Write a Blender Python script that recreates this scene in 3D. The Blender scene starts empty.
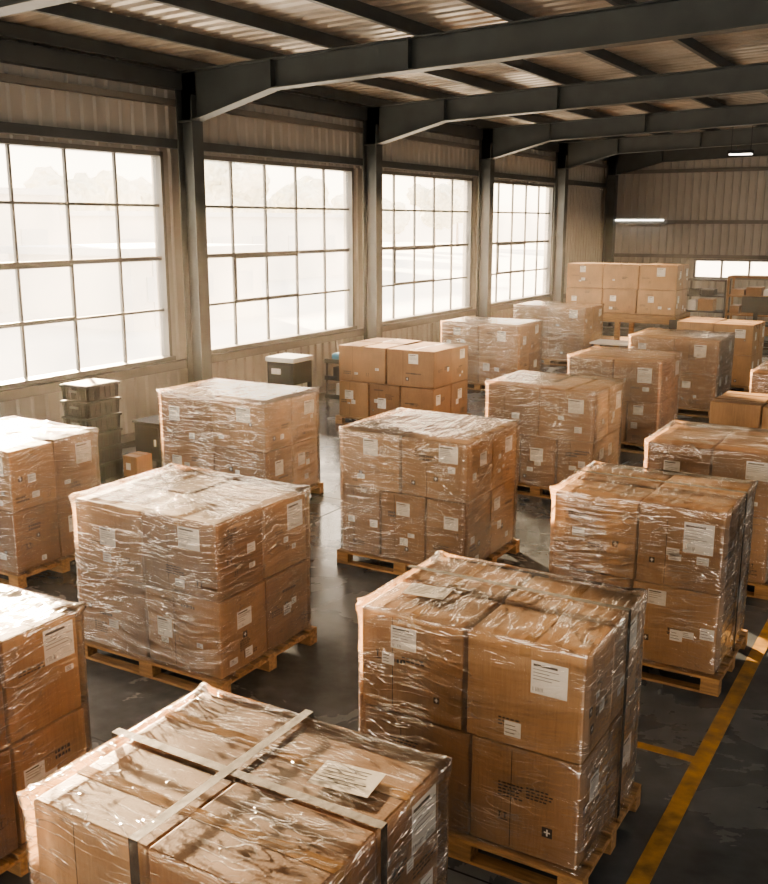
import bpy, math, random
from mathutils import Vector, Matrix, noise
random.seed(7)
scene=bpy.context.scene
COL=scene.collection

# ------------------------------------------------------------------ materials
def newmat(name):
    m=bpy.data.materials.new(name); m.use_nodes=True
    nt=m.node_tree; nt.nodes.clear()
    return m,nt,nt.nodes,nt.links
def N(nodes,t,**kw):
    n=nodes.new(t)
    for k,v in kw.items():
        if k in n.inputs: n.inputs[k].default_value=v
        else: setattr(n,k,v)
    return n
def ramp(nodes,pts):
    r=nodes.new('ShaderNodeValToRGB'); e=r.color_ramp.elements
    while len(e)<len(pts): e.new(0.5)
    for i,(p,c) in enumerate(pts):
        e[i].position=p; e[i].color=(c[0],c[1],c[2],1) if hasattr(c,'__len__') else (c,c,c,1)
    return r
def simple(name,col,rough=0.6,metal=0.0,var=0.15,scale=4,bump=0.0,emit=None,es=1,spec=0.5):
    m,nt,n,l=newmat(name)
    out=N(n,'ShaderNodeOutputMaterial'); b=N(n,'ShaderNodeBsdfPrincipled')
    b.inputs['Roughness'].default_value=rough; b.inputs['Metallic'].default_value=metal; b.inputs['Specular IOR Level'].default_value=spec
    tc=N(n,'ShaderNodeTexCoord'); nz=N(n,'ShaderNodeTexNoise'); nz.inputs['Scale'].default_value=scale; nz.inputs['Detail'].default_value=5
    l.new(tc.outputs['Object'],nz.inputs['Vector'])
    r=ramp(n,[(0.3,[c*(1-var) for c in col]),(0.7,[min(1,c*(1+var)) for c in col])])
    l.new(nz.outputs['Fac'],r.inputs['Fac']); l.new(r.outputs['Color'],b.inputs['Base Color'])
    if bump>0:
        bp=N(n,'ShaderNodeBump'); bp.inputs['Strength'].default_value=bump; bp.inputs['Distance'].default_value=0.01
        l.new(nz.outputs['Fac'],bp.inputs['Height']); l.new(bp.outputs['Normal'],b.inputs['Normal'])
    if emit:
        b.inputs['Emission Color'].default_value=(*emit,1); b.inputs['Emission Strength'].default_value=es
    l.new(b.outputs[0],out.inputs[0]); return m

def cardboard(name,col):
    m,nt,n,l=newmat(name)
    out=N(n,'ShaderNodeOutputMaterial'); b=N(n,'ShaderNodeBsdfPrincipled'); b.inputs['Roughness'].default_value=0.5
    tc=N(n,'ShaderNodeTexCoord')
    nz=N(n,'ShaderNodeTexNoise'); nz.inputs['Scale'].default_value=3.0; nz.inputs['Detail'].default_value=8
    l.new(tc.outputs['Object'],nz.inputs['Vector'])
    mp=N(n,'ShaderNodeMapping'); mp.inputs['Scale'].default_value=(45,45,3)
    l.new(tc.outputs['Object'],mp.inputs['Vector'])
    n2=N(n,'ShaderNodeTexNoise'); n2.inputs['Scale'].default_value=2.0; n2.inputs['Detail'].default_value=3
    l.new(mp.outputs[0],n2.inputs['Vector'])
    r=ramp(n,[(0.25,[c*0.58 for c in col]),(0.75,[c*1.2 for c in col])])
    mx=N(n,'ShaderNodeMath',operation='MULTIPLY_ADD'); mx.inputs[1].default_value=0.35
    l.new(n2.outputs['Fac'],mx.inputs[0])
    m2=N(n,'ShaderNodeMath',operation='MULTIPLY'); m2.inputs[1].default_value=0.68; l.new(nz.outputs['Fac'],m2.inputs[0])
    l.new(m2.outputs[0],mx.inputs[2]); l.new(mx.outputs[0],r.inputs['Fac'])
    l.new(r.outputs['Color'],b.inputs['Base Color'])
    bp=N(n,'ShaderNodeBump'); bp.inputs['Strength'].default_value=0.3; bp.inputs['Distance'].default_value=0.005
    l.new(n2.outputs['Fac'],bp.inputs['Height']); l.new(bp.outputs['Normal'],b.inputs['Normal'])
    l.new(b.outputs[0],out.inputs[0]); return m
CARD=[cardboard('cardboard_a',(0.34,0.19,0.090)),cardboard('cardboard_b',(0.265,0.140,0.063)),cardboard('cardboard_c',(0.40,0.232,0.112)),cardboard('cardboard_d',(0.30,0.157,0.070))]
M_SEAM=simple('carton_seam',(0.030,0.017,0.009),0.8)
M_TAPE=simple('packing_tape',(0.35,0.21,0.10),0.18,var=0.1)
M_PAPER=simple('label_paper',(0.78,0.76,0.73),0.5,var=0.04)
M_INK=simple('label_ink',(0.07,0.065,0.06),0.6)
M_PRINT=simple('carton_print',(0.035,0.022,0.015),0.6)

def film(name,scale,scale2,rot,base,gain,haze,bstr,rough=0.14,ridgegain=0.2,warp=0.18):
    m,nt,n,l=newmat(name)
    out=N(n,'ShaderNodeOutputMaterial')
    tc=N(n,'ShaderNodeTexCoord')
    oi=N(n,'ShaderNodeObjectInfo')
    wn=N(n,'ShaderNodeTexNoise'); wn.inputs['Scale'].default_value=1.5; wn.inputs['Detail'].default_value=1
    off=N(n,'ShaderNodeVectorMath',operation='SCALE'); off.inputs['Scale'].default_value=37.0
    cmb=N(n,'ShaderNodeCombineXYZ'); l.new(oi.outputs['Random'],cmb.inputs[0]); l.new(oi.outputs['Random'],cmb.inputs[2]); l.new(cmb.outputs[0],off.inputs[0])
    a0=N(n,'ShaderNodeVectorMath',operation='ADD'); l.new(tc.outputs['Object'],a0.inputs[0]); l.new(off.outputs[0],a0.inputs[1])
    l.new(a0.outputs[0],wn.inputs['Vector'])
    add=N(n,'ShaderNodeVectorMath',operation='MULTIPLY_ADD'); add.inputs[1].default_value=(warp,warp,warp)
    l.new(wn.outputs['Color'],add.inputs[0]); l.new(a0.outputs[0],add.inputs[2])
    def layer(sc,ro,det,width):
        mp=N(n,'ShaderNodeMapping'); mp.inputs['Scale'].default_value=sc; mp.inputs['Rotation'].default_value=ro
        l.new(add.outputs[0],mp.inputs['Vector'])
        nz=N(n,'ShaderNodeTexNoise'); nz.inputs['Scale'].default_value=1.0; nz.inputs['Detail'].default_value=det; nz.inputs['Roughness'].default_value=0.5
        l.new(mp.outputs[0],nz.inputs['Vector'])
        sb=N(n,'ShaderNodeMath',operation='SUBTRACT'); sb.inputs[1].default_value=0.5; l.new(nz.outputs['Fac'],sb.inputs[0])
        ab=N(n,'ShaderNodeMath',operation='ABSOLUTE'); l.new(sb.outputs[0],ab.inputs[0])
        rg=ramp(n,[(0.0,1.0),(width,0.0)]); l.new(ab.outputs[0],rg.inputs['Fac'])
        return nz.outputs['Fac'],rg.outputs['Color']
    h1,r1=layer(scale,rot,3,0.026); h2,r2=layer(scale2,(rot[0]-0.5,rot[1]+0.35,rot[2]-0.8),2,0.020)
    rmx=N(n,'ShaderNodeMath',operation='MAXIMUM'); l.new(r1,rmx.inputs[0]); l.new(r2,rmx.inputs[1])
    big=N(n,'ShaderNodeTexNoise'); big.inputs['Scale'].default_value=3.2; big.inputs['Detail'].default_value=3; l.new(add.outputs[0],big.inputs['Vector'])
    bm_=ramp(n,[(0.38,0.10),(0.60,1.0)]); l.new(big.outputs['Fac'],bm_.inputs['Fac'])
    rm=N(n,'ShaderNodeMath',operation='MULTIPLY'); l.new(rmx.outputs[0],rm.inputs[0]); l.new(bm_.outputs['Color'],rm.inputs[1])
    hs=N(n,'ShaderNodeMath',operation='ADD'); l.new(h1,hs.inputs[0]); l.new(h2,hs.inputs[1])
    ht=N(n,'ShaderNodeMath',operation='MULTIPLY_ADD'); ht.inputs[1].default_value=0.15; l.new(rm.outputs[0],ht.inputs[0]); l.new(hs.outputs[0],ht.inputs[2])
    bp=N(n,'ShaderNodeBump'); bp.inputs['Strength'].default_value=bstr; bp.inputs['Distance'].default_value=0.02
    l.new(ht.outputs[0],bp.inputs['Height'])
    fr=N(n,'ShaderNodeFresnel'); fr.inputs['IOR'].default_value=1.5
    f1=N(n,'ShaderNodeMath',operation='MULTIPLY_ADD'); f1.inputs[1].default_value=gain; f1.inputs[2].default_value=base; l.new(fr.outputs[0],f1.inputs[0])
    f2=N(n,'ShaderNodeMath',operation='MULTIPLY_ADD'); f2.inputs[1].default_value=ridgegain; l.new(rm.outputs[0],f2.inputs[0]); l.new(f1.outputs[0],f2.inputs[2])
    f2.use_clamp=True
    tr=N(n,'ShaderNodeBsdfTransparent'); gl=N(n,'ShaderNodeBsdfGlossy'); gl.inputs['Roughness'].default_value=rough
    gl.inputs['Color'].default_value=(1,1,1,1)
    l.new(bp.outputs['Normal'],gl.inputs['Normal'])
    df=N(n,'ShaderNodeBsdfDiffuse'); df.inputs['Color'].default_value=(0.87,0.84,0.80,1)
    l.new(bp.outputs['Normal'],df.inputs['Normal'])
    hz=N(n,'ShaderNodeMath',operation='MULTIPLY_ADD'); hz.inputs[1].default_value=haze*3; l.new(rm.outputs[0],hz.inputs[0])
    hb=N(n,'ShaderNodeMath',operation='MULTIPLY'); hb.inputs[1].default_value=haze; l.new(bm_.outputs['Color'],hb.inputs[0]); l.new(hb.outputs[0],hz.inputs[2])
    m1=N(n,'ShaderNodeMixShader'); l.new(hz.outputs[0],m1.inputs[0]); l.new(tr.outputs[0],m1.inputs[1]); l.new(df.outputs[0],m1.inputs[2])
    m2=N(n,'ShaderNodeMixShader'); l.new(f2.outputs[0],m2.inputs[0]); l.new(m1.outputs[0],m2.inputs[1]); l.new(gl.outputs[0],m2.inputs[2])
    l.new(m2.outputs[0],out.inputs[0]); return m
M_FSIDE=film('stretch_film_side',(1.6,1.6,19),(3,3,10),(0.22,0.18,0),0.075,1.3,0.032,0.8,rough=0.085,ridgegain=0.4)
M_FTOP=film('stretch_film_top',(2.2,16,2),(4,10,2),(0,0,0.75),0.02,0.75,0.04,0.9,rough=0.09,ridgegain=0.4)
M_FTOP2=film('stretch_film_top_b',(15,2.2,2),(9,4,2),(0,0,0.5),0.02,0.75,0.04,0.9,rough=0.09,ridgegain=0.4)
def strapmat():
    m,nt,n,l=newmat('translucent_strapping')
    out=N(n,'ShaderNodeOutputMaterial'); b=N(n,'ShaderNodeBsdfPrincipled'); b.inputs['Base Color'].default_value=(0.05,0.047,0.044,1); b.inputs['Roughness'].default_value=0.6; b.inputs['Specular IOR Level'].default_value=0.12
    tc=N(n,'ShaderNodeTexCoord'); nz=N(n,'ShaderNodeTexNoise'); nz.inputs['Scale'].default_value=14; l.new(tc.outputs['Object'],nz.inputs['Vector'])
    bp=N(n,'ShaderNodeBump'); bp.inputs['Strength'].default_value=0.5; bp.inputs['Distance'].default_value=0.01; l.new(nz.outputs['Fac'],bp.inputs['Height']); l.new(bp.outputs['Normal'],b.inputs['Normal'])
    tr=N(n,'ShaderNodeBsdfTransparent'); mx=N(n,'ShaderNodeMixShader'); mx.inputs[0].default_value=0.65
    l.new(tr.outputs[0],mx.inputs[1]); l.new(b.outputs[0],mx.inputs[2]); l.new(mx.outputs[0],out.inputs[0]); return m
M_STRAP=strapmat()

def wood(name,col):
    m,nt,n,l=newmat(name)
    out=N(n,'ShaderNodeOutputMaterial'); b=N(n,'ShaderNodeBsdfPrincipled'); b.inputs['Roughness'].default_value=0.7
    tc=N(n,'ShaderNodeTexCoord'); mp=N(n,'ShaderNodeMapping'); mp.inputs['Scale'].default_value=(3,25,25); l.new(tc.outputs['Object'],mp.inputs['Vector'])
    nz=N(n,'ShaderNodeTexNoise'); nz.inputs['Scale'].default_value=1.5; nz.inputs['Detail'].default_value=6; l.new(mp.outputs[0],nz.inputs['Vector'])
    r=ramp(n,[(0.3,[c*0.55 for c in col]),(0.7,[c*1.25 for c in col])]); l.new(nz.outputs['Fac'],r.inputs['Fac']); l.new(r.outputs['Color'],b.inputs['Base Color'])
    bp=N(n,'ShaderNodeBump'); bp.inputs['Strength'].default_value=0.3; bp.inputs['Distance'].default_value=0.003; l.new(nz.outputs['Fac'],bp.inputs['Height']); l.new(bp.outputs['Normal'],b.inputs['Normal'])
    l.new(b.outputs[0],out.inputs[0]); return m
M_WOOD=wood('pallet_wood',(0.28,0.158,0.066))
M_STEEL=simple('painted_steel',(0.075,0.088,0.094),0.45,0.1,var=0.15,scale=3)
M_WALL=simple('wall_sheet_metal',(0.41,0.405,0.385),0.45,0.05,var=0.10,scale=1.2)
M_ROOF=simple('roof_sheet_metal',(0.49,0.455,0.41),0.30,0.25,var=0.3,scale=1.5)
M_FRAME=simple('window_frame_paint',(0.17,0.17,0.162),0.5,var=0.1)
M_BLACK=simple('black_plastic',(0.010,0.012,0.016),0.6,spec=0.15)
M_DGREY=simple('dark_grey_metal',(0.024,0.028,0.034),0.6,0.0,spec=0.15)
M_GREYP=simple('grey_plastic',(0.08,0.09,0.10),0.5)
M_WHITE=simple('white_enamel',(0.65,0.66,0.66),0.35,var=0.05)
M_BLUE=simple('blue_fabric',(0.03,0.16,0.28),0.8)
M_YEL=simple('yellow_line_paint',(0.32,0.175,0.04),0.5,var=0.5,scale=9)
M_OUTB=simple('hazy_pale_render',(0.66,0.64,0.60),0.8,var=0.05)  # outdoor haze painted into the pale wall and roof colours
M_OUTR=simple('hazy_pale_roof',(0.50,0.51,0.53),0.7,var=0.05)
M_LEAF=simple('hazy_foliage',(0.52,0.51,0.40),0.9,var=0.3,scale=2)  # leaves washed out in colour to imitate haze
M_TRUNK=simple('bark',(0.2,0.16,0.13),0.9)
M_LAMP=simple('lamp_diffuser',(0.9,0.9,0.9),0.5,emit=(1,0.93,0.82),es=9)

def glassmat():
    m,nt,n,l=newmat('glow_veil_glass')  # milky scatter put into the panes to imitate the bright window veil
    out=N(n,'ShaderNodeOutputMaterial'); tr=N(n,'ShaderNodeBsdfTransparent'); tr.inputs[0].default_value=(0.99,0.98,0.96,1)
    tl=N(n,'ShaderNodeBsdfTranslucent'); tl.inputs[0].default_value=(0.97,0.93,0.87,1)
    gl=N(n,'ShaderNodeBsdfGlossy'); gl.inputs['Roughness'].default_value=0.05
    tc=N(n,'ShaderNodeTexCoord'); nz=N(n,'ShaderNodeTexNoise'); nz.inputs['Scale'].default_value=0.8; nz.inputs['Detail'].default_value=6; l.new(tc.outputs['Object'],nz.inputs['Vector'])
    r=ramp(n,[(0.3,0.05),(0.75,0.16)]); l.new(nz.outputs['Fac'],r.inputs['Fac'])
    m1=N(n,'ShaderNodeMixShader'); l.new(r.outputs['Color'],m1.inputs[0]); l.new(tr.outputs[0],m1.inputs[1]); l.new(tl.outputs[0],m1.inputs[2])
    m2=N(n,'ShaderNodeMixShader'); m2.inputs[0].default_value=0.03; l.new(m1.outputs[0],m2.inputs[1]); l.new(gl.outputs[0],m2.inputs[2])
    l.new(m2.outputs[0],out.inputs[0]); return m
M_GLASS=glassmat()

def floormat():
    m,nt,n,l=newmat('polished_concrete')
    out=N(n,'ShaderNodeOutputMaterial'); b=N(n,'ShaderNodeBsdfPrincipled')
    tc=N(n,'ShaderNodeTexCoord')
    n1=N(n,'ShaderNodeTexNoise'); n1.inputs['Scale'].default_value=0.9; n1.inputs['Detail'].default_value=9; n1.inputs['Roughness'].default_value=0.62; n1.inputs['Distortion'].default_value=0.6
    n2=N(n,'ShaderNodeTexNoise'); n2.inputs['Scale'].default_value=7; n2.inputs['Detail'].default_value=8
    l.new(tc.outputs['Object'],n1.inputs['Vector']); l.new(tc.outputs['Object'],n2.inputs['Vector'])
    r=ramp(n,[(0.3,(0.034,0.041,0.049)),(0.52,(0.074,0.084,0.094)),(0.72,(0.130,0.140,0.149))])
    mx=N(n,'ShaderNodeMath',operation='MULTIPLY_ADD'); mx.inputs[1].default_value=0.35; l.new(n2.outputs['Fac'],mx.inputs[0])
    m2=N(n,'ShaderNodeMath',operation='MULTIPLY'); m2.inputs[1].default_value=0.65; l.new(n1.outputs['Fac'],m2.inputs[0]); l.new(m2.outputs[0],mx.inputs[2])
    l.new(mx.outputs[0],r.inputs['Fac']); l.new(r.outputs['Color'],b.inputs['Base Color'])
    rr=ramp(n,[(0.35,0.12),(0.65,0.35)]); l.new(n1.outputs['Fac'],rr.inputs['Fac']); l.new(rr.outputs['Color'],b.inputs['Roughness'])
    bp=N(n,'ShaderNodeBump'); bp.inputs['Strength'].default_value=0.12; bp.inputs['Distance'].default_value=0.01; l.new(n2.outputs['Fac'],bp.inputs['Height']); l.new(bp.outputs['Normal'],b.inputs['Normal'])
    l.new(b.outputs[0],out.inputs[0]); return m
M_FLOOR=floormat()
M_GROUND=simple('hazy_pale_asphalt',(0.48,0.47,0.44),0.9,var=0.1,scale=0.3)  # ground kept pale so the haze sits in its colour

# ------------------------------------------------------------------ mesh builder
class MB:
    def __init__(s): s.v=[];s.f=[];s.m=[];s.mats=[]
    def mi(s,mat):
        if mat not in s.mats: s.mats.append(mat)
        return s.mats.index(mat)
    def poly(s,pts,mat):
        i=len(s.v); s.v+= [tuple(p) for p in pts]; s.f.append(tuple(range(i,i+len(pts)))); s.m.append(s.mi(mat))
    def box(s,x0,x1,y0,y1,z0,z1,mat,M=None,tp=0.0):
        i=len(s.v)
        P=[(x0+tp,y0+tp,z0),(x1-tp,y0+tp,z0),(x1-tp,y1-tp,z0),(x0+tp,y1-tp,z0),(x0,y0,z1),(x1,y0,z1),(x1,y1,z1),(x0,y1,z1)]
        if M is not None: P=[tuple(M@Vector(p)) for p in P]
        s.v+=P
        for f in [(0,3,2,1),(4,5,6,7),(0,1,5,4),(1,2,6,5),(2,3,7,6),(3,0,4,7)]:
            s.f.append(tuple(a+i for a in f)); s.m.append(s.mi(mat))
    def extr(s,prof,axis,a0,a1,mat):
        i=len(s.v);n=len(prof)
        for a in (a0,a1):
            for p in prof:
                s.v.append({'y':(p[0],a,p[1]),'x':(a,p[0],p[1]),'z':(p[0],p[1],a)}[axis])
        for k in range(n):
            s.f.append((i+k,i+(k+1)%n,i+n+(k+1)%n,i+n+k)); s.m.append(s.mi(mat))
        s.f.append(tuple(i+k for k in range(n))[::-1]); s.m.append(s.mi(mat))
        s.f.append(tuple(i+n+k for k in range(n))); s.m.append(s.mi(mat))
    def cyl(s,c,r,h,mat,axis='z',seg=14,r2=None):
        i=len(s.v); r2=r if r2 is None else r2
        for (k,rr) in ((0,r),(h,r2)):
            for j in range(seg):
                a=2*math.pi*j/seg; u,w=rr*math.cos(a),rr*math.sin(a)
                s.v.append({'z':(c[0]+u,c[1]+w,c[2]+k),'x':(c[0]+k,c[1]+u,c[2]+w),'y':(c[0]+u,c[1]+k,c[2]+w)}[axis])
        for j in range(seg):
            s.f.append((i+j,i+(j+1)%seg,i+seg+(j+1)%seg,i+seg+j)); s.m.append(s.mi(mat))
        s.f.append(tuple(range(i,i+seg))[::-1]); s.m.append(s.mi(mat)); s.f.append(tuple(range(i+seg,i+2*seg))); s.m.append(s.mi(mat))
    def obj(s,name,parent=None,loc=(0,0,0),bevel=0,smooth=False):
        me=bpy.data.meshes.new(name); me.from_pydata(s.v,[],s.f)
        for m in s.mats: me.materials.append(m)
        me.polygons.foreach_set('material_index',s.m)
        if smooth: me.polygons.foreach_set('use_smooth',[True]*len(s.f))
        me.update()
        import bmesh
        bm=bmesh.new(); bm.from_mesh(me); bmesh.ops.recalc_face_normals(bm,faces=bm.faces) ; bm.to_mesh(me); bm.free()
        o=bpy.data.objects.new(name,me); COL.objects.link(o); o.location=loc
        if parent: o.parent=parent
        if bevel:
            b=o.modifiers.new('bevel','BEVEL'); b.width=bevel; b.segments=2; b.limit_method='ANGLE'; b.angle_limit=math.radians(50)
        return o
def empty(name,loc):
    e=bpy.data.objects.new(name,None); e.location=loc; e.empty_display_size=0.2; COL.objects.link(e); return e

# ------------------------------------------------------------------ building shell
XW=-11.65; XR=8.0; Y0=-6.0; Y1=35.0
SILL=1.2; HEAD=4.62
BAY=[-4.35,1.4,7.25,13.05,18.9,24.75]
FR=[-4.6,1.15,7.0,12.80,18.55,24.3,29.8,34.7]
def ztop(x):
    return 5.86+0.034*(min(x,-1.8+ (-1.8-x) if x>-1.8 else x)-XW)

mb=MB(); mb.box(XW-0.3,XR+0.3,Y0,Y1+0.3,-0.2,0,M_FLOOR); 
mb.obj('floor')
ml=MB()
def strip(x0,x1,y0,y1,z=0.004):
    ml.box(x0,x1,y0,y1,0.0005,z,M_YEL)
strip(-1.25,-1.14,-2,20); strip(-2.2,-1.25,6.10,6.18)
ml.obj('floor_lane_marking')
mj=MB()
for y in (4.3,10.2,16,22,28): mj.box(XW,XR,y-0.006,y+0.006,0.0002,0.0015,M_BLACK)
for x in (-6.5,-3.2,0): mj.box(x-0.006,x+0.006,Y0,Y1,0.0002,0.0015,M_BLACK)
mj.obj('floor_joint')

def ribs(a0,a1,pitch=0.26,d=0.035):
    pts=[];a=a0
    while a<a1-1e-6:
        for (da,dd) in ((0,0),(0.16,0),(0.19,1),(0.23,1)):
            if a+da<a1: pts.append((a+da,dd*d))
        a+=pitch
    pts.append((a1,0)); return pts
def ribwall(mb,axis,const,a0,a1,z0,z1,sgn,mat):
    p=ribs(a0,a1)
    for (p0,p1) in zip(p[:-1],p[1:]):
        if axis=='y': P=[(const+sgn*p0[1],p0[0],z0),(const+sgn*p1[1],p1[0],z0),(const+sgn*p1[1],p1[0],z1),(const+sgn*p0[1],p0[0],z1)]
        else: P=[(p0[0],const+sgn*p0[1],z0),(p1[0],const+sgn*p1[1],z0),(p1[0],const+sgn*p1[1],z1),(p0[0],const+sgn*p0[1],z1)]
        mb.poly(P,mat)
WIN=[]
for a in BAY: WIN.append((a+0.26,a+5.22))
mb=MB(); prev=Y0
segs=[]
for (a,b) in WIN:
    segs.append((prev,a)); prev=b
segs.append((prev,Y1))
ribwall(mb,'y',XW,Y0,Y1,0,SILL,1,M_WALL); ribwall(mb,'y',XW,Y0,Y1,HEAD,6.1,1,M_WALL)
for (a,b) in segs: ribwall(mb,'y',XW,a,b,SILL,HEAD,1,M_WALL)
mb.box(XW-0.22,XW-0.16,Y0,Y1,0,SILL,M_WALL); mb.box(XW-0.22,XW-0.16,Y0,Y1,HEAD,6.1,M_WALL)
for (a,b) in segs: mb.box(XW-0.22,XW-0.16,a,b,SILL,HEAD,M_WALL)
mb.obj('wall_left')
mg=MB()
for z0,z1,d in ((HEAD+0.06,HEAD+0.2,0.14),(5.35,5.45,0.1),(SILL-0.16,SILL-0.02,0.12),(0.0,0.12,0.06),(5.6,5.86,0.2)):
    mg.box(XW+0.036,XW+0.036+d,Y0,Y1-0.2,z0,z1,M_STEEL if z0>5.5 or z0>4.6 and z0<4.8 else M_FRAME)
mg.obj('trim_1')
for k,(a,b) in enumerate(WIN):
    w=MB(); x0,x1=XW-0.16,XW+0.05
    w.box(x0,x1,a,a+0.07,SILL,HEAD,M_FRAME); w.box(x0,x1,b-0.07,b,SILL,HEAD,M_FRAME)
    w.box(x0,x1,a,b,HEAD-0.07,HEAD,M_FRAME); w.box(x0,x1+0.05,a-0.03,b+0.03,SILL,SILL+0.07,M_FRAME)
    n=5
    for i in range(1,n):
        y=a+(b-a)*i/n; w.box(XW-0.08,XW-0.03,y-0.020,y+0.020,SILL,HEAD,M_FRAME)
    for j in range(1,4):
        z=SILL+(HEAD-SILL)*j/4; t=0.034 if j==2 else 0.020
        w.box(XW-0.085,XW-0.025,a,b,z-t,z+t,M_FRAME)
    ya,yb=a+(b-a)/n*1,a+(b-a)/n*3; za,zb=SILL+(HEAD-SILL)/4,SILL+(HEAD-SILL)/2
    for (p,q,r_,s_) in ((ya,yb,za+0.02,za+0.045),(ya,yb,zb-0.065,zb-0.035),(ya+0.02,ya+0.04,za,zb),(yb-0.04,yb-0.02,za,zb)):
        w.box(XW-0.06,XW-0.01,p,q,r_,s_,M_FRAME)
    w.poly([(XW-0.055,a,SILL),(XW-0.055,b,SILL),(XW-0.055,b,HEAD),(XW-0.055,a,HEAD)],M_GLASS)
    w.obj('window_%d'%(k+1))
mb=MB(); BX0,BX1=-8.3,-2.0
ribwall(mb,'x',Y1,XW,XR,2.25,7.0,-1,M_WALL); ribwall(mb,'x',Y1,XW,XR,0,1.62,-1,M_WALL)
ribwall(mb,'x',Y1,XW,BX0,1.62,2.25,-1,M_WALL); ribwall(mb,'x',Y1,BX1,XR,1.62,2.25,-1,M_WALL)
mb.box(XW,XR,Y1+0.05,Y1+0.1,2.25,7,M_WALL)
mb.obj('wall_back')
w=MB()
w.box(BX0,BX1,Y1-0.06,Y1+0.08,2.2,2.26,M_FRAME); w.box(BX0,BX1,Y1-0.08,Y1+0.08,1.6,1.66,M_FRAME)
for i in range(8):
    x=BX0+(BX1-BX0)*i/7; w.box(x-0.03,x+0.03,Y1-0.04,Y1+0.04,1.62,2.25,M_FRAME)
w.poly([(BX0,Y1,1.62),(BX1,Y1,1.62),(BX1,Y1,2.25),(BX0,Y1,2.25)],M_GLASS)
w.obj('window_7')
mg=MB()
for z in (3.5,5.2,2.35,1.1): mg.box(XW+0.2,XR,Y1-0.14,Y1-0.04,z-0.06,z+0.06,M_FRAME)
mg.box(-11.45,-11.15,Y1-0.3,Y1-0.04,0,5.9,M_STEEL)
mg.obj('trim_2')
mb=MB()
ribwall(mb,'y',XR,Y0,Y1,0,2.2,-1,M_WALL); ribwall(mb,'y',XR,Y0,Y1,4.6,6.1,-1,M_WALL)
for y in range(-6,35,6): ribwall(mb,'y',XR,y,y+3.4,2.2,4.6,-1,M_WALL)  # gaps in this unseen wall are left to let in fill light
mb.obj('wall_right')
mb=MB()
ribwall(mb,'x',Y0,XW,-7.0,0,7.0,1,M_WALL); ribwall(mb,'x',Y0,3.0,XR,0,7.0,1,M_WALL); ribwall(mb,'x',Y0,-7.0,3.0,4.2,7.0,1,M_WALL)  # unseen end wall added to cut the fill; opening sized for the light
mb.obj('wall_front')
mb=MB(); p=ribs(Y0,Y1,0.30,0.04)
for (x0,x1) in ((XW-0.3,-1.8),(-1.8,XR+0.3)):
    for p0,p1 in zip(p[:-1],p[1:]):
        za,zb=ztop(x0)+0.2,ztop(x1)+0.2
        mb.poly([(x0,p0[0],za+p0[1]),(x1,p0[0],zb+p0[1]),(x1,p1[0],zb+p1[1]),(x0,p1[0],za+p1[1])],M_ROOF)
    mb.poly([(x0,Y0,ztop(x0)+0.3),(x1,Y0,ztop(x1)+0.3),(x1,Y1,ztop(x1)+0.3),(x0,Y1,ztop(x0)+0.3)],M_ROOF)
mb.obj('ceiling')
mb=MB(); x=XW+0.35
while x<XR-0.2:
    z=ztop(x)
    mb.box(x-0.012,x+0.012,Y0,Y1-0.15,z+0.005,z+0.195,M_STEEL); mb.box(x-0.07,x,Y0,Y1-0.15,z+0.18,z+0.197,M_STEEL); mb.box(x,x+0.07,Y0,Y1-0.15,z+0.003,z+0.02,M_STEEL)
    x+=1.42
mb.obj('roof_purlin')
for yc in FR:
    mb=MB(); hw=0.13
    for (sx,xr) in ((1,XW),(-1,XR)):
        xa=xr+sx*0.19; xb=xr+sx*0.52
        lo,hi=min(xa,xb),max(xa,xb)
        mb.box(lo,lo+0.02,yc-hw,yc+hw,0,5.86,M_STEEL); mb.box(hi-0.02,hi,yc-hw,yc+hw,0,5.5,M_STEEL)
        mb.box(lo,hi,yc-0.008,yc+0.008,0,5.86,M_STEEL)
        mb.box(lo-0.06,hi+0.06,yc-hw-0.05,yc+hw+0.05,0,0.025,M_STEEL)
    D=0.42
    xs=[XW+0.19,XW+0.5,XW+1.0,XW+2.1,-1.8,XR-2.1,XR-0.5,XR-0.19]
    def low(x):
        e=min(x-XW,XR-x)
        base=ztop(x)-D
        if e<2.1: base-= (2.1-max(e,0.5))/1.6*0.34
        return base
    for x0,x1 in zip(xs[:-1],xs[1:]):
        a0,a1,b0,b1=low(x0),low(x1),ztop(x0),ztop(x1)
        mb.extr([(x0,a0),(x1,a1),(x1,b1),(x0,b0)],'y',yc-0.008,yc+0.008,M_STEEL)
        mb.extr([(x0,a0-0.02),(x1,a1-0.02),(x1,a1),(x0,a0)],'y',yc-hw,yc+hw,M_STEEL)
        mb.extr([(x0,b0-0.02),(x1,b1-0.02),(x1,b1),(x0,b0)],'y',yc-hw,yc+hw,M_STEEL)
    for xx in (XW+2.1,XW+4.5,-1.8,XR-2.1):
        mb.box(xx-0.01,xx+0.01,yc-hw+0.01,yc+hw-0.01,low(xx),ztop(xx)-0.01,M_STEEL)
    mb.obj('portal_frame')

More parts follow.
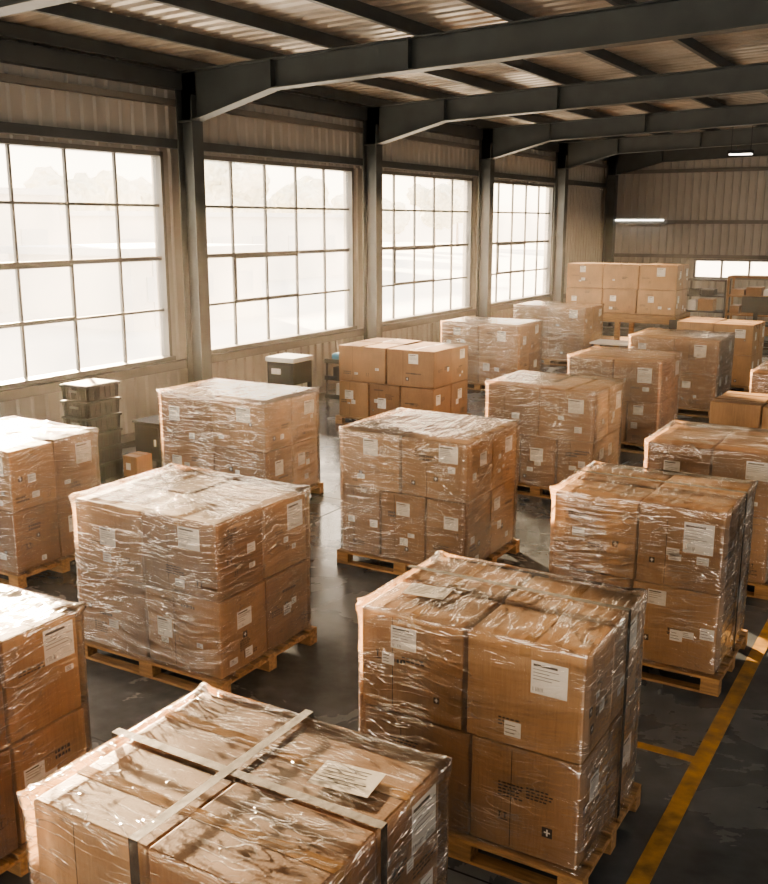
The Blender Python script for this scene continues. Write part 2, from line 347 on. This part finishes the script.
# ------------------------------------------------------------------ stretch wrap shell
def wrap_shell(w,d,h,seed,res=0.045):
    import bmesh
    r=0.018; v=[];f=[];mi=[]
    def put(n1,n2,fn,k):
        i=len(v)
        for a in range(n1+1):
            for b in range(n2+1): v.append(fn(a/n1,b/n2))
        for a in range(n1):
            for b in range(n2):
                q=i+a*(n2+1)+b; f.append((q,q+n2+1,q+n2+2,q+1)); mi.append(k)
    nx,ny,nz=max(6,int(w/res)),max(6,int(d/res)),max(6,int(h/res))
    put(nx,nz,lambda a,b:(-w/2+w*a,-d/2,h*b),0); put(nx,nz,lambda a,b:(w/2-w*a,d/2,h*b),0)
    put(ny,nz,lambda a,b:(w/2,-d/2+d*a,h*b),0); put(ny,nz,lambda a,b:(-w/2,d/2-d*a,h*b),0)
    put(nx,ny,lambda a,b:(-w/2+w*a,-d/2+d*b,h),1)
    out=[]
    so=Vector((seed*3.1,seed*7.7,seed*1.3))
    for p in v:
        P=Vector(p); inner=Vector((max(-w/2+r,min(w/2-r,P.x)),max(-d/2+r,min(d/2-r,P.y)),min(P.z,h-r)))
        dlt=P-inner
        nrm=dlt.normalized() if dlt.length>1e-6 else Vector((0,0,1))
        Q=inner+nrm*r
        if nrm.z>0.9: nn=1.8*noise.noise(Vector((Q.x*2.5+Q.y*7,Q.y*3-Q.x*5,0))+so)+noise.noise(Vector((Q.x*9,Q.y*9,3))+so)
        else: nn=noise.noise(Vector((Q.x*2.5,Q.y*2.5,Q.z*9))+so)
        Q+=nrm*(0.004*nn+0.004)
        cx,cy=(w/2-abs(Q.x)),(d/2-abs(Q.y))
        dd=math.sqrt(max(cx,0)**2+max(cy,0)**2+(h-Q.z)**2)
        if dd<0.11:
            t=(1-dd/0.11)
            Q+=Vector((math.copysign(1,Q.x),math.copysign(1,Q.y),0.7))*0.018*t*(0.6+noise.noise(Q*40+so))
        out.append(Q)
    me=bpy.data.meshes.new('stretch_wrap'); me.from_pydata([tuple(q) for q in out],[],f)
    me.polygons.foreach_set('material_index',mi); me.polygons.foreach_set('use_smooth',[True]*len(f))
    bm=bmesh.new(); bm.from_mesh(me); bmesh.ops.remove_doubles(bm,verts=bm.verts,dist=0.004); bmesh.ops.recalc_face_normals(bm,faces=bm.faces); bm.to_mesh(me); bm.free()
    return me

def pallet(w,d,parent):
    mb=MB(); t=0.02
    x0,x1,y0,y1=-w/2,w/2,-d/2,d/2
    bw=0.1
    for y in (y0,-bw/2,y1-bw):
        mb.box(x0,x1,y,y+bw,0,t,M_WOOD)
    for y in (y0,-bw/2,y1-bw):
        for x in (x0,-0.07,x1-0.14): mb.box(x,x+0.14,y,y+bw,t,0.098,M_WOOD)
    for x in (x0,-0.07,x1-0.14): mb.box(x,x+0.14,y0,y1,0.098,0.118,M_WOOD)
    n=7; ww=0.11
    for i in range(n):
        y=y0+(d-ww)*i/(n-1); mb.box(x0,x1,y,y+ww,0.118,0.14,M_WOOD)
    return mb.obj('pallet',parent,bevel=0.003)

def decorate(mb,face,u0,u1,v0,v1,c,rnd,label):
    def q(a,b,c_,d_,off,mat):
        a=max(a,u0+.012); b=min(b,u1-.012)
        if b-a<.002: return
        k=c+off if face!='front' else c-off
        if face=='front': P=[(a,k,c_),(b,k,c_),(b,k,d_),(a,k,d_)]
        else: P=[(k,a,c_),(k,b,c_),(k,b,d_),(k,a,d_)]
        mb.poly(P,mat)
    W,Hh=u1-u0,v1-v0
    for rep in range(rnd.choice([1,1,2,2])):
        a=u0+W*rnd.uniform(.06,.6); z=v0+Hh*rnd.uniform(.15,.85); big=rnd.random()<.4
        hgt=.022 if big else .009; step=.034 if big else .019
        wl=rnd.uniform(.12,.22)
        for i in range(rnd.randint(1,2) if big else rnd.randint(2,5)):
            x=a
            while x<a+wl*rnd.uniform(.7,1):
                ww=rnd.uniform(.010,.020)*(1.1 if big else 1.3); q(x,x+ww,z,z+hgt,0.0015,M_PRINT); x+=ww+.007
            z-=step
    for rep in range(rnd.choice([0,1,1,2])):
        s=rnd.uniform(.035,.06); a=u0+W*rnd.uniform(.08,.8); z=v0+Hh*rnd.uniform(.1,.55)
        if rnd.random()<.5:
            q(a,a+s,z,z+s,0.0017,M_PRINT); q(a+s*.2,a+s*.8,z+s*.45,z+s*.6,0.0025,M_PAPER); q(a+s*.42,a+s*.58,z+s*.15,z+s*.85,0.0025,M_PAPER)
        else:
            for k in range(2):
                aa=a+k*s*.7; q(aa+s*.15,aa+s*.3,z,z+s*.7,0.0017,M_PRINT); q(aa,aa+s*.45,z+s*.62,z+s*.75,0.0017,M_PRINT)
            q(a-.005,a+s*1.25,z-.012,z-.006,0.0017,M_PRINT)
    def lab(a,b,lw,lh):
        q(a,a+lw,b,b+lh,0.003,M_PAPER)
        q(a+.012,a+lw*.72,b+lh*.84,b+lh*.91,0.0042,M_INK)
        z=b+lh*.74
        while z>b+lh*.35:
            q(a+.012,a+lw*rnd.uniform(.45,.92),z,z+.003,0.0042,M_INK); z-=max(.017,lh*.10)
        x=a+.012
        while x<a+lw*.4:
            bw=rnd.uniform(.0015,.003); q(x,x+bw,b+lh*.08,b+lh*.20,0.0042,M_INK); x+=bw+rnd.uniform(.004,.007)
    if label:
        lw=rnd.uniform(.18,.23); lh=lw*rnd.uniform(.78,1.1); lh=min(lh,Hh*.42)
        if label==2: lw*=.78; lh*=.78
        a=u0+W*rnd.uniform(.45,.6) if label==1 else u0+W*rnd.uniform(.1,.5)
        a=min(a,u1-lw-.03); lab(a,v1-lh-rnd.uniform(.04,.12)-(Hh*.2*rnd.random() if label==2 else 0),lw,lh)
    for i in range(rnd.choice([0,1,1,2,2,3])):
        lw=rnd.uniform(.05,.11); lh=lw*rnd.uniform(.5,1.0); a=u0+W*rnd.uniform(.1,.82); z=v0+Hh*rnd.uniform(.06,.5)
        a=min(a,u1-lw-.02)
        q(a,a+lw,z,z+lh,0.0028,M_PAPER)
        for j in range(3): q(a+.006,a+lw*rnd.uniform(.5,.85),z+lh*(.2+.25*j),z+lh*(.2+.25*j)+.004,0.004,M_INK)

def stack(name,X0,X1,Y0_,Y1_,zt,layers=(),seed=0,wrap=1.0,strap=False,top=0,zbase=0.0,pal=True,toplabel=False):
    w,d=X1-X0,Y1_-Y0_; rnd=random.Random(seed)
    e=empty(name,((X0+X1)/2,(Y0_+Y1_)/2,zbase))
    zp=0.14 if pal else 0.0
    if pal: pallet(w+0.06,d+0.06,e)
    m=0.014; cw,cd=w-2*m,d-2*m
    H=zt-zbase-zp-0.012
    mb=MB(); md=MB()
    L=layers; z=zp
    for li,(frac,lnx,lny) in enumerate(L):
        hh=H*frac; g=0.010
        cuts=[-cw/2+cw*i/lnx+(rnd.uniform(-.03,.03) if 0<i<lnx else 0) for i in range(lnx+1)]
        for i in range(lnx):
            for j in range(lny):
                a0,a1=cuts[i]+g,cuts[i+1]-g; b0,b1=-cd/2+cd*j/lny+g,-cd/2+cd*(j+1)/lny-g
                jx,jy=rnd.uniform(-.008,.008),rnd.uniform(-.008,.008)
                a0+=jx;a1+=jx;b0+=jy;b1+=jy
                z0,z1=z+.002,z+hh-.004-(rnd.uniform(0,.026) if li==len(L)-1 else rnd.uniform(0,.004))
                mat=CARD[rnd.randrange(4)]
                mb.box(a0,a1,b0,b1,z0,z1,mat)
                if li==len(L)-1:
                    yc=(b0+b1)/2; xc=(a0+a1)/2
                    if top==0:
                        md.box(a0+.006,a1-.006,yc-.003,yc+.003,z1,z1+.0008,M_SEAM)
                        md.box(a0,a1,yc-.03,yc+.03,z1+.0008,z1+.002,M_TAPE)
                        if i==lnx-1: md.box(a1,a1+.0015,yc-.03,yc+.03,z1-.07,z1,M_TAPE)
                    else:
                        md.box(xc-.003,xc+.003,b0+.006,b1-.006,z1,z1+.0008,M_SEAM)
                        md.box(xc-.03,xc+.03,b0,b1,z1+.0008,z1+.002,M_TAPE)
                        if j==0: md.box(xc-.03,xc+.03,b0-.0015,b0,z1-.07,z1,M_TAPE)
                if j==0:
                    decorate(md,'front',a0,a1,z0,z1,b0,rnd, 1 if (li==len(L)-1 and i==lnx-1) else (2 if rnd.random()<.6 else 0))
                    if rnd.random()<.6:
                        xx=a0+(a1-a0)*rnd.uniform(.3,.4); md.poly([(xx,b0-.001,z0+.02),(xx+.004,b0-.001,z0+.02),(xx+.004,b0-.001,z1-.02),(xx,b0-.001,z1-.02)],M_SEAM)
                if i==lnx-1:
                    decorate(md,'right',b0,b1,z0,z1,a1,rnd, 1 if (li==len(L)-1 and j==lny-1) else (2 if rnd.random()<.6 else 0))
        z+=hh
    if toplabel:
        zz=z+.0015
        a=cw/2-toplabel[0]; b=-cd/2+toplabel[1]
        R=Matrix.Translation((a,b,zz))@Matrix.Rotation(0.12,4,'Z')
        md.box(-.13,.13,-.09,.09,0,.001,M_PAPER,R)
        for j in range(6): md.box(-.11,rnd.uniform(0,.1),.06-.022*j,.065-.022*j,.001,.0016,M_INK,R)
    mb.obj('cartons',e,bevel=0.010)
    md.obj('carton_labels_and_tape',e)
    if wrap:
        me=wrap_shell(w,d,H+0.05,seed,0.03 if Y0_<8 else 0.06)
        me.materials.append(M_FSIDE); me.materials.append(M_FTOP if seed%2 else M_FTOP2)
        o=bpy.data.objects.new('stretch_wrap',me); COL.objects.link(o); o.parent=e; o.location=(0,0,zp-0.036)
    if strap:
        ms=MB(); sw=0.022; zt2=zp+H+.029; e1=w/2+.011; e2=d/2+.011
        for (cx_,cy_) in strap:
            if cy_ is not None:
                ms.box(-e1,e1,cy_-sw,cy_+sw,zt2,zt2+.002,M_STRAP)
                for s in (-1,1): ms.box(min(s*e1,s*(e1+.002)),max(s*e1,s*(e1+.002)),cy_-sw,cy_+sw,.1,zt2+.002,M_STRAP)
            if cx_ is not None:
                ms.box(cx_-sw,cx_+sw,-e2,e2,zt2+.002,zt2+.004,M_STRAP)
                for s in (-1,1): ms.box(cx_-sw,cx_+sw,min(s*e2,s*(e2+.002)),max(s*e2,s*(e2+.002)),.1,zt2+.004,M_STRAP)
        ms.obj('strapping',e)
    return e
L22=[(.5,2,2),(.5,2,2)]
L3=[(.5,3,2),(.5,2,2)]
NM='wrapped_carton_pallet'
stack(NM,-2.90,-1.60,2.17,3.22,1.38,layers=L22,seed=1,strap=[(-.05,-.02)],toplabel=(.28,.72))
stack(NM,-2.80,-1.43,4.42,5.42,1.40,layers=L22,seed=2,top=1,strap=[(None,.12)],toplabel=(1.1,.35))
stack(NM,-6.00,-4.50,5.20,6.38,1.38,layers=L22,seed=3,top=1)
stack(NM,-5.50,-4.14,2.55,3.62,1.38,layers=L22,seed=4)
stack(NM,-9.00,-7.68,5.95,7.08,1.40,layers=L22,seed=5)
stack(NM,-8.85,-7.12,9.20,10.35,1.40,layers=L22,seed=6,top=1)
stack(NM,-9.45,-7.52,14.30,15.65,1.42,layers=[(.5,3,2),(.5,2,2)],seed=7,wrap=0,top=1)
stack(NM,-5.40,-3.94,8.20,9.44,1.46,layers=[(.54,3,2),(.46,2,2)],seed=8)
stack(NM,-9.75,-7.92,18.8,20.1,1.42,layers=L22,seed=9,wrap=1,top=1)
stack(NM,-9.95,-8.05,23.2,24.6,1.46,layers=L22,seed=10,top=1)
stack(NM,-5.36,-3.85,11.64,12.78,1.46,layers=L3,seed=11,top=1)
stack(NM,-5.38,-3.90,14.75,16.0,1.46,layers=L3,seed=12,top=0)
stack(NM,-5.45,-3.78,18.2,19.5,1.44,layers=L22,seed=13)
stack(NM,-5.38,-3.75,21.3,22.6,1.44,layers=L22,seed=14,wrap=0)
stack(NM,-2.70,-1.33,7.16,8.18,1.44,layers=L22,seed=16,strap=[(None,.05)])
stack(NM,-2.60,-1.35,9.40,10.5,1.42,layers=L22,seed=17)
stack(NM,-2.58,-1.35,11.95,13.0,1.42,layers=L22,seed=18,wrap=0)
stack(NM,-2.60,-1.35,14.7,15.8,1.42,layers=L22,seed=19)
stack('carton_stack',-9.45,-6.45,25.5,26.7,2.44,layers=[(.5,3,2),(.5,3,2)],seed=15,wrap=0,zbase=1.15,pal=False,top=1)
mb=MB()
mb.box(-9.5,-6.4,25.35,26.85,1.07,1.15,M_WOOD)
mb.box(-9.5,-6.4,25.38,25.46,0.93,1.07,M_WOOD); mb.box(-9.5,-6.4,26.74,26.82,0.93,1.07,M_WOOD)
for x in (-9.45,-8.0,-6.55):
    for y in (25.40,26.68): mb.box(x,x+.12,y,y+.12,0,0.93,M_WOOD)
mb.box(-9.5,-6.4,25.42,26.8,0.35,0.39,M_WOOD)
mb.obj('timber_workbench',bevel=.004)

# ------------------------------------------------------------------ side objects
mb=MB(); x0,x1,y0,y1=-10.62,-10.10,9.15,9.78
for i in range(6):
    z=i*0.222
    mb.box(x0+.015,x1-.015,y0+.015,y1-.015,z+.002,z+.20,M_BLACK,tp=0.012)
    mb.box(x0,x1,y0,y1,z+.185,z+.215,M_DGREY)
    for k in range(6):
        u=.05+k*.08; mb.box(x0+u,x0+u+.015,y0+.006,y0+.02,z+.03,z+.185,M_DGREY); mb.box(x1-.02,x1-.006,y0+u*1.2,y0+u*1.2+.015,z+.03,z+.185,M_DGREY)
    mb.box(x0+.18,x1-.18,y0-.004,y0+.015,z+.12,z+.15,M_GREYP)
mb.box(x0+.02,x1-.02,y0+.02,y1-.02,1.325,1.335,M_BLACK)
mb.obj('plastic_crate_stack',bevel=.004)
mb=MB(); x0,x1,y0,y1=-10.25,-9.75,10.15,10.6
mb.box(x0,x1,y0,y1,0.12,0.66,M_DGREY); mb.box(x0+.03,x1-.03,y0-.015,y0,0.16,0.62,M_BLACK)
mb.box(x0-.02,x1+.02,y0-.03,y1+.02,0.66,0.69,M_BLACK)
for x in (x0,x1-.05):
    for y in (y0,y1-.05): mb.box(x,x+.05,y,y+.05,0,.12,M_BLACK)
mb.box(x1-.1,x1-.07,y0-.04,y0-.015,.35,.45,M_WHITE)
mb.obj('low_metal_cabinet',bevel=.006)
mb=MB(); mb.box(-10.0,-9.74,9.65,9.95,0,.30,CARD[0]); mb.box(-10.0,-9.74,9.77,9.83,.30,.302,M_TAPE); mb.box(-9.95,-9.86,9.648,9.65,.1,.2,M_PAPER)
mb.obj('small_carton',bevel=.006)
mb=MB(); x0,x1,y0,y1=-10.3,-9.75,13.4,13.95
mb.box(x0,x1,y0,y1,0.78,1.16,M_BLACK); mb.box(x0-.02,x1+.02,y0-.02,y1+.02,1.16,1.24,M_WHITE)
mb.box(x0+.05,x1-.05,y0-.012,y0,0.86,1.1,M_DGREY); mb.box(x0+.1,x0+.3,y0-.02,y0-.012,.95,1.05,M_PAPER)
for x in (x0,x1-.06):
    for y in (y0,y1-.06): mb.box(x,x+.06,y,y+.06,0,.78,M_DGREY)
mb.box(x0,x1,y0,y1,.25,.29,M_DGREY)
mb.obj('printer_on_stand',bevel=.006)
e=empty('tool_cart',(-10.0,15.6,0))
mb=MB()
for z in (.25,.6,.92): mb.box(-.3,.3,-.45,.45,z,z+.03,M_DGREY); mb.box(-.3,.3,-.45,-.43,z,z+.08,M_DGREY); mb.box(.28,.3,-.45,.45,z,z+.08,M_DGREY)
for x in (-.28,.25):
    for y in (-.43,.4): mb.box(x,x+.03,y,y+.03,.1,1.0,M_DGREY); mb.cyl((x,y+.02,.05),.05,.03,M_BLACK,'x')
mb.box(-.3,.3,.46,.49,1.0,1.03,M_DGREY); mb.box(-.2,.1,-.3,0,.63,.83,M_BLACK); mb.box(-.2,.2,-.2,.3,.28,.5,M_WHITE)
mb.cyl((.1,.2,.95),.05,.22,M_BLACK)
mb.obj('frame',e)
mb=MB()
mb.box(-.2,.2,-.38,.0,.95,1.1,M_BLUE)
o=mb.obj('bag',e,bevel=.05)
def bin_(X,Y,h):
    mb=MB(); mb.box(X-.26,X+.26,Y-.28,Y+.28,.06,h,M_GREYP,tp=.05); mb.box(X-.29,X+.29,Y-.31,Y+.31,h,h+.05,M_BLACK)
    for s in (-1,1): mb.cyl((X-.2,Y+s*.2-.02,.07),.07,.04,M_BLACK,'y')
    for s in (-1,1): mb.box(X+.12,X+.18,Y+s*.15-.03,Y+s*.15+.03,0,.06,M_BLACK)
    mb.box(X+.28,X+.31,Y-.12,Y+.12,h-.08,h-.05,M_BLACK)
    mb.obj('wheeled_bin',bevel=.01)
bin_(-10.3,17.2,.95); bin_(-10.3,21.9,.95)
def shelf(name,x0,x1,y0,y1,h,n,col):
    mb=MB(); r=random.Random(int(abs(x0)*10))
    for x in (x0,x1-.06):
        for y in (y0,y1-.06): mb.box(x,x+.06,y,y+.06,0,h,col)
    for i in range(n):
        z=.15+(h-.2)*i/(n-1); mb.box(x0,x1,y0,y1,z,z+.05,col)
        x=x0+.1
        while x<x1-.5 and i<n-1:
            w=r.uniform(.25,.5); hh=r.uniform(.15,.38); mb.box(x,x+w,y0+.1,y1-.1,z+.05,z+.05+hh,r.choice([CARD[0],CARD[1],M_BLACK,M_WHITE,M_DGREY])); x+=w+.06
    return mb.obj(name,bevel=.004)
shelf('storage_shelf',-6.4,-4.2,31.2,32.0,1.9,4,M_WOOD)
shelf('storage_shelf',-8.0,-6.7,32.6,33.3,1.7,4,M_DGREY)
def table(name,x0,x1,y0,y1,h,top,leg):
    mb=MB(); mb.box(x0,x1,y0,y1,h-.04,h,top)
    for x in (x0+.03,x1-.08):
        for y in (y0+.03,y1-.08): mb.box(x,x+.05,y,y+.05,0,h-.04,leg)
    mb.box(x0+.05,x1-.05,y0+.05,y1-.05,.2,.23,leg)
    return mb.obj(name,bevel=.004)
table('work_table',-7.3,-6.0,21.4,22.1,.85,M_WHITE,M_DGREY)
table('packing_desk',-5.6,-3.9,26.3,27.2,.95,M_DGREY,M_DGREY)
mb=MB(); mb.box(-5.1,-4.4,26.8,26.84,1.2,1.62,M_BLACK); mb.box(-5.07,-4.43,26.795,26.8,1.23,1.59,M_DGREY); mb.box(-4.8,-4.7,26.84,26.9,.98,1.4,M_BLACK); mb.box(-4.95,-4.55,26.75,26.98,.95,.98,M_BLACK)
mb.obj('computer_monitor',bevel=.004)
mb=MB(); mb.box(-3.6,-2.4,28.5,29.2,0,1.7,M_DGREY); mb.box(-3.02,-2.98,28.48,28.5,.05,1.65,M_BLACK); mb.box(-3.12,-3.08,28.46,28.48,.8,1.0,M_WHITE); mb.box(-2.92,-2.88,28.46,28.48,.8,1.0,M_WHITE)
mb.obj('metal_locker',bevel=.006)
mb=MB(); X,Y=-6.1,24.2
for k in range(5):
    a=k*2*math.pi/5; R=Matrix.Translation((X,Y,0))@Matrix.Rotation(a,4,'Z'); mb.box(0,.3,-.02,.02,.07,.1,M_BLACK,R); 
    mb.cyl((X+.28*math.cos(a),Y+.28*math.sin(a)-.015,.035),.035,.03,M_BLACK,'y')
mb.cyl((X,Y,.08),.03,.4,M_DGREY); mb.box(X-.24,X+.24,Y-.24,Y+.24,.47,.55,M_BLACK); mb.box(X-.03,X+.03,Y+.22,Y+.25,.5,.75,M_DGREY); mb.box(X-.22,X+.22,Y+.2,Y+.26,.68,1.15,M_BLACK)
for s in (-1,1): mb.box(X+s*.25-.02,X+s*.25+.02,Y-.15,Y+.12,.7,.73,M_BLACK); mb.box(X+s*.25-.015,X+s*.25+.015,Y-.02,Y+.02,.5,.7,M_BLACK)
mb.obj('office_chair',bevel=.01)

# ------------------------------------------------------------------ lamps
def lamp(X,Y,L=1.2):
    mb=MB(); zr=ztop(X)+.0; z=5.2
    mb.box(X-L/2,X+L/2,Y-.12,Y+.12,z,z+.08,M_DGREY); mb.box(X-L/2+.03,X+L/2-.03,Y-.1,Y+.1,z-.03,z,M_LAMP)
    for s in (-1,1): mb.cyl((X+s*L*.4,Y,z+.08),.008,zr-z-.08,M_DGREY)
    return mb.obj('ceiling_lamp')
lamp(-5.45,27.0,.6); 
for (x,y) in ((1,6),(1,14),(2,-2),(1,22)): lamp(x,y)  # extra lamps added out of view as fill for the front faces
mb=MB(); mb.box(-11.1,-9.4,34.72,34.80,3.58,3.64,M_WHITE); mb.cyl((-11.1,34.72,3.56),.022,1.7,M_LAMP,'x')
mb.obj('wall_lamp')

# ------------------------------------------------------------------ outside
mb=MB(); mb.box(-200,XW-.3,-80,160,-.3,-.1,M_GROUND); mb.box(XW-.3,120,Y1+.4,160,-.3,-.1,M_GROUND); mb.box(XW-.3,120,-80,Y0-.05,-.3,-.1,M_GROUND); mb.box(XR+.35,120,Y0-.05,Y1+.4,-.3,-.1,M_GROUND)
mb.obj('ground')
def building(x0,x1,y0,y1,h,n):
    mb=MB(); mb.box(x0,x1,y0,y1,-.1,h,M_OUTB); mb.box(x0-.3,x1+.3,y0-.3,y1+.3,h,h+.25,M_OUTR)
    for i in range(n):
        y=y0+(y1-y0)*(i+.3)/n; mb.box(x1,x1+.05,y,y+(y1-y0)/n*.45,h*.35,h*.7,M_OUTR)
    mb.box(x1,x1+.06,y0+1,y0+3.4,0,2.6,M_OUTR)
    return mb.obj('neighbouring_building')
building(-48,-34,12,30,4.6,6); building(-52,-38,36,62,3.8,7); building(-30,-24,24,31,2.4,3)
def tree(X,Y,h,seed):
    import bmesh
    r=random.Random(seed); e=empty('tree',(X,Y,-.1))
    mb=MB(); mb.cyl((0,0,0),.22,h*.6,M_TRUNK,r2=.1)
    mb.obj('trunk',e)
    bm=bmesh.new()
    for i in range(9):
        c=Vector((r.uniform(-1,1)*h*.22,r.uniform(-1,1)*h*.22,h*r.uniform(.45,.85))); rr=h*r.uniform(.13,.22)
        res=bmesh.ops.create_icosphere(bm,subdivisions=3,radius=rr,matrix=Matrix.Translation(c))
        for v in res['verts']:
            dlt=v.co-c; v.co=c+dlt*(1+.35*noise.noise(v.co*1.7)+.15*noise.noise(v.co*5))
    me=bpy.data.meshes.new('crown'); bm.to_mesh(me); bm.free(); me.materials.append(M_LEAF)
    o=bpy.data.objects.new('crown',me); COL.objects.link(o); o.parent=e
for i in range(12):
    r=random.Random(i); tree(-66+r.uniform(-5,5),34+i*9+r.uniform(-2,2),8+r.uniform(-1.5,2.5),i)

# ------------------------------------------------------------------ light
wd=bpy.data.worlds.new('sky'); scene.world=wd; wd.use_nodes=True; nt=wd.node_tree; n=nt.nodes; l=nt.links; n.clear()
o=N(n,'ShaderNodeOutputWorld'); bg=N(n,'ShaderNodeBackground'); bg.inputs['Strength'].default_value=7.6
tc=N(n,'ShaderNodeTexCoord'); sx=N(n,'ShaderNodeSeparateXYZ'); l.new(tc.outputs['Generated'],sx.inputs[0])
r=ramp(n,[(0.0,(0.60,0.51,0.41)),(0.02,(1.0,0.85,0.66)),(0.25,(1.0,0.88,0.74)),(1.0,(0.72,0.80,0.92))]); l.new(sx.outputs['Z'],r.inputs['Fac']); l.new(r.outputs['Color'],bg.inputs['Color']); l.new(bg.outputs[0],o.inputs[0])
sd=bpy.data.lights.new('sun','SUN'); sd.energy=95; sd.color=(1,0.74,0.46); sd.angle=math.radians(2.0)
so=bpy.data.objects.new('sun',sd); COL.objects.link(so); so.location=(-30,30,25)
tosun=Vector((-0.84,0.60,0.222)).normalized(); so.rotation_euler=tosun.to_track_quat('Z','Y').to_euler()

# scatter volume added above the stacks for the hazy window glow
m,nt,n,l=newmat('glow_haze')
o=N(n,'ShaderNodeOutputMaterial'); vs=N(n,'ShaderNodeVolumeScatter'); vs.inputs['Density'].default_value=0.0024; vs.inputs['Anisotropy'].default_value=0.35; vs.inputs['Color'].default_value=(1,0.96,0.89,1)
l.new(vs.outputs[0],o.inputs['Volume'])
mb=MB(); mb.box(XW+.6,XR-.6,Y0+.8,25.2,1.62,5.0,m); mb.obj('added_glow_haze')

# ------------------------------------------------------------------ camera
cd=bpy.data.cameras.new('camera'); cd.sensor_fit='HORIZONTAL'; cd.sensor_width=36; cd.lens=980/768*36; cd.clip_end=500
co=bpy.data.objects.new('camera',cd); COL.objects.link(co); co.location=(0,0,3.5)
co.rotation_euler=(math.radians(90)-math.atan(220/980),0,math.radians(30.7)); scene.camera=co
try:
    scene.view_settings.view_transform='AgX'; scene.view_settings.look='AgX - Medium High Contrast'; scene.view_settings.exposure=-0.28
except Exception as ex: print(ex)
